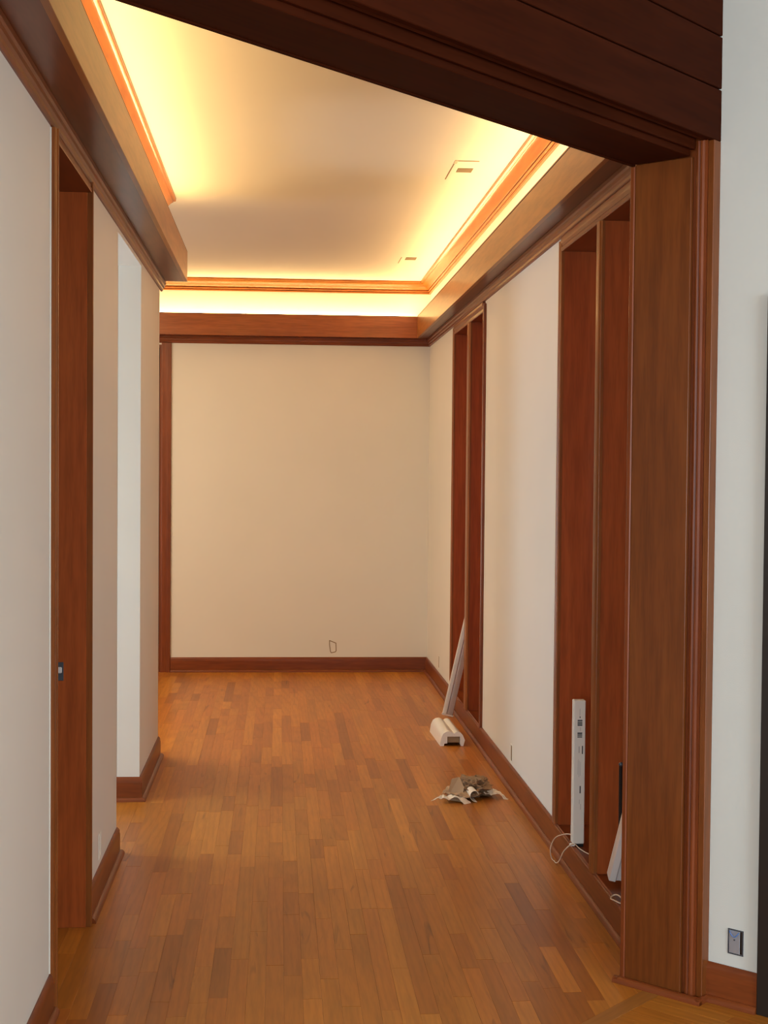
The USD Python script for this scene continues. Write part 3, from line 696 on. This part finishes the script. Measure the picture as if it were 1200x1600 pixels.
obj('paper_wad', crumpled_lump((0.03, 0.05, 0.034), (0.105, 0.14, 0.062), 4), 'kraft_dark', pp, smooth=18, label='dark brown crumpled wad')
obj('paper_sheet', sheet([(-0.135, -0.04), (-0.09, -0.10), (-0.03, -0.13), (0.03, -0.10), (0.075, -0.04), (0.09, 0.06), (0.06, 0.14), (-0.03, 0.17), (-0.09, 0.10)], hfun=crumple(-0.03, 0.02, 0.15, 0.20, 0.06, 3)), 'kraft_paper', pp, smooth=20)
flap = np.array([(-0.115, -0.075, 0.006), (-0.05, -0.12, 0.004), (-0.025, -0.055, 0.058), (-0.045, -0.015, 0.102), (-0.082, -0.025, 0.096)])
fl = trimesh.Trimesh(np.vstack([flap, flap + [0.003, 0.004, 0]]), [(0, 1, 2), (0, 2, 3), (0, 3, 4), (7, 6, 5), (8, 7, 5), (9, 8, 5)] + [q for a_, b_ in ((0, 1), (1, 2), (2, 3), (3, 4), (4, 0)) for q in ((a_, a_ + 5, b_), (b_, a_ + 5, b_ + 5))], process=False)
trimesh.repair.fix_normals(fl)
obj('folded_flap', fl, 'kraft_paper', pp)
obj('torn_strip', sheet([(-0.195, -0.125), (-0.16, -0.12), (-0.115, -0.06), (-0.05, -0.10), (0.0, -0.13), (-0.03, -0.155), (-0.09, -0.135), (-0.14, -0.135)], hfun=crumple(-0.10, -0.10, 0.11, 0.06, 0.032, 11, 14)), 'cream_paper', pp, smooth=25, label='torn cream strip')
obj('torn_strip', sheet([(0.075, -0.03), (0.085, 0.05), (0.12, 0.055), (0.155, -0.01), (0.195, -0.055), (0.188, -0.07), (0.14, -0.045), (0.10, -0.055)], hfun=crumple(0.11, 0.0, 0.085, 0.08, 0.05, 21, 14)), 'cream_paper', pp, smooth=25, label='torn cream strip')
th = np.linspace(0.3, 4.9, 28); rr = np.linspace(0.012, 0.034, 28)
c0 = np.c_[0.025 + rr * np.cos(th), np.full(28, -0.115), 0.036 + rr * np.sin(th)]
ring = np.vstack([c0, c0 + [-0.012, 0.06, 0.008]])
rf = [q for i in range(27) for q in ((i, i + 1, i + 29), (i, i + 29, i + 28))]
off = np.vstack([np.c_[np.cos(th), np.zeros(28), np.sin(th)]] * 2) * 0.0018
rq = trimesh.Trimesh(np.vstack([ring, ring + off]), rf + [(a_ + 56, c_ + 56, b_ + 56) for a_, b_, c_ in rf]
                     + [q for i in range(27) for q in ((i, i + 56, i + 1), (i + 1, i + 56, i + 57), (i + 28, i + 29, i + 84), (i + 29, i + 85, i + 84))], process=False)
obj('curled_edge', rq, 'cream_paper', pp, smooth=40, label='curled cream edge')

# ------------------------------------------------------------------ outlet boxes, cut-outs, ceiling patches
ob = thing('outlet_box', 'open galvanised outlet box in the grey wall at the right edge', 'outlet box', ab(AG, 1.941, 0.193))


def bo(a0, a1, b0, b1, z0, z1, c=0):
    return bab(a0, a1, b0, b1, z0, z1, c)


rim = sbox(-0.025, -0.038, 0.025, 0.038).difference(sbox(-0.022, -0.035, 0.022, 0.035))
obj('rim', extr(rim, -AX * 0.003, AX * 0.0, BX, UPV), 'dark_metal', ob)
obj('cover_plate', bo(-0.0022, 0.0, -0.0135, 0.0215, -0.034, 0.034, 0.0006), 'galvanised', ob, label='bluish metal plate')
obj('screw', bo(-0.0045, -0.0023, 0.001, 0.006, 0.004, 0.009, 0.001), 'dark_metal', ob)
obj('wire', tube(spline([ab(-0.003, 0.020, 0.030), ab(-0.009, 0.012, 0.024), ab(-0.007, 0.004, 0.016), ab(-0.010, -0.006, 0.022), ab(-0.003, -0.010, 0.03)], 20), 0.0016, 6), 'blue_wire', ob, smooth=True)
obj('hollow', bo(-0.0015, 0.0, -0.0218, -0.014, -0.034, 0.034), 'near_black', ob)

oc = thing('outlet_cutout', 'ragged outlet cut-out low on the back wall', 'outlet cut-out', (0.428, YB, 0.197))
cut = Polygon([(-0.026, 0.050), (-0.006, 0.042), (0.014, 0.034), (0.024, 0.030), (0.026, -0.030), (0.018, -0.040), (-0.012, -0.046), (-0.018, -0.036), (-0.026, 0.020)])
obj('ragged_edge', extr(cut.buffer(0.004).difference(cut.buffer(-0.003)), (0, -0.0015, 0), (0, 0, 0), (1, 0, 0), UPV), 'pencil', oc)
obj('patch', extr(cut.buffer(-0.003), (0, -0.0006, 0), (0, 0, 0), (1, 0, 0), UPV), 'wall_paint', oc)
for lab, (x0, y, z0, z1, s) in {'narrow upright outlet slot in the right wall between the two niches': (XR, 7.06, 0.129, 0.22, -1), 'narrow upright outlet slot in the right wall beyond the far niche': (XR, 10.34, 0.142, 0.24, -1),
                                'faint painted-over outlet box low on the left wall past the doorway': (XL, 5.325, 0.14, 0.236, 1)}.items():
    o_ = thing('outlet_cutout', lab, 'outlet cut-out', (x0, y, 0))
    q = 0.002 * s
    fr = sbox(-0.028, z0, 0.028, z1).difference(sbox(-0.022, z0 + 0.006, 0.022, z1 - 0.006))
    obj('box_rim', extr(fr, (q, 0, 0), (0, 0, 0), (0, 1, 0), UPV), 'white_bead', o_)
    obj('opening', extr(sbox(-0.022, z0 + 0.006, 0.022, z1 - 0.006), (q * 0.3, 0, 0), (0, 0, 0), (0, 1, 0), UPV), 'pencil' if s < 0 else 'white_bead', o_)

for lab, (xa, ya, L) in {'nearer rectangular patch with a hole cut in the ceiling above the right cornice': (0.833, 6.797, 0.43), 'farther rectangular patch with a hole cut in the ceiling above the right cornice': (0.838, 9.86, 0.31)}.items():
    cp = thing('ceiling_cutout', lab, 'ceiling cut-out', (xa, ya, ZC), group=None)
    if ya < 8:
        obj('slit', bx(0.0, 0.115, -0.006, 0.006, -0.002, 0), 'pencil', cp)
        obj('torn_corner', bx(-0.004, 0.012, -0.012, 0.06, -0.0025, 0, 0.001), 'tape_mud', cp)
    obj('slit', bx(-0.002, 0.003, 0.03, L, -0.002, 0), 'pencil', cp)
    obj('opening', bx(0.033, 0.108, 0.165 if ya < 8 else 0.03, 0.255 if ya < 8 else 0.15, -0.0018, 0), 'hole_dark', cp)
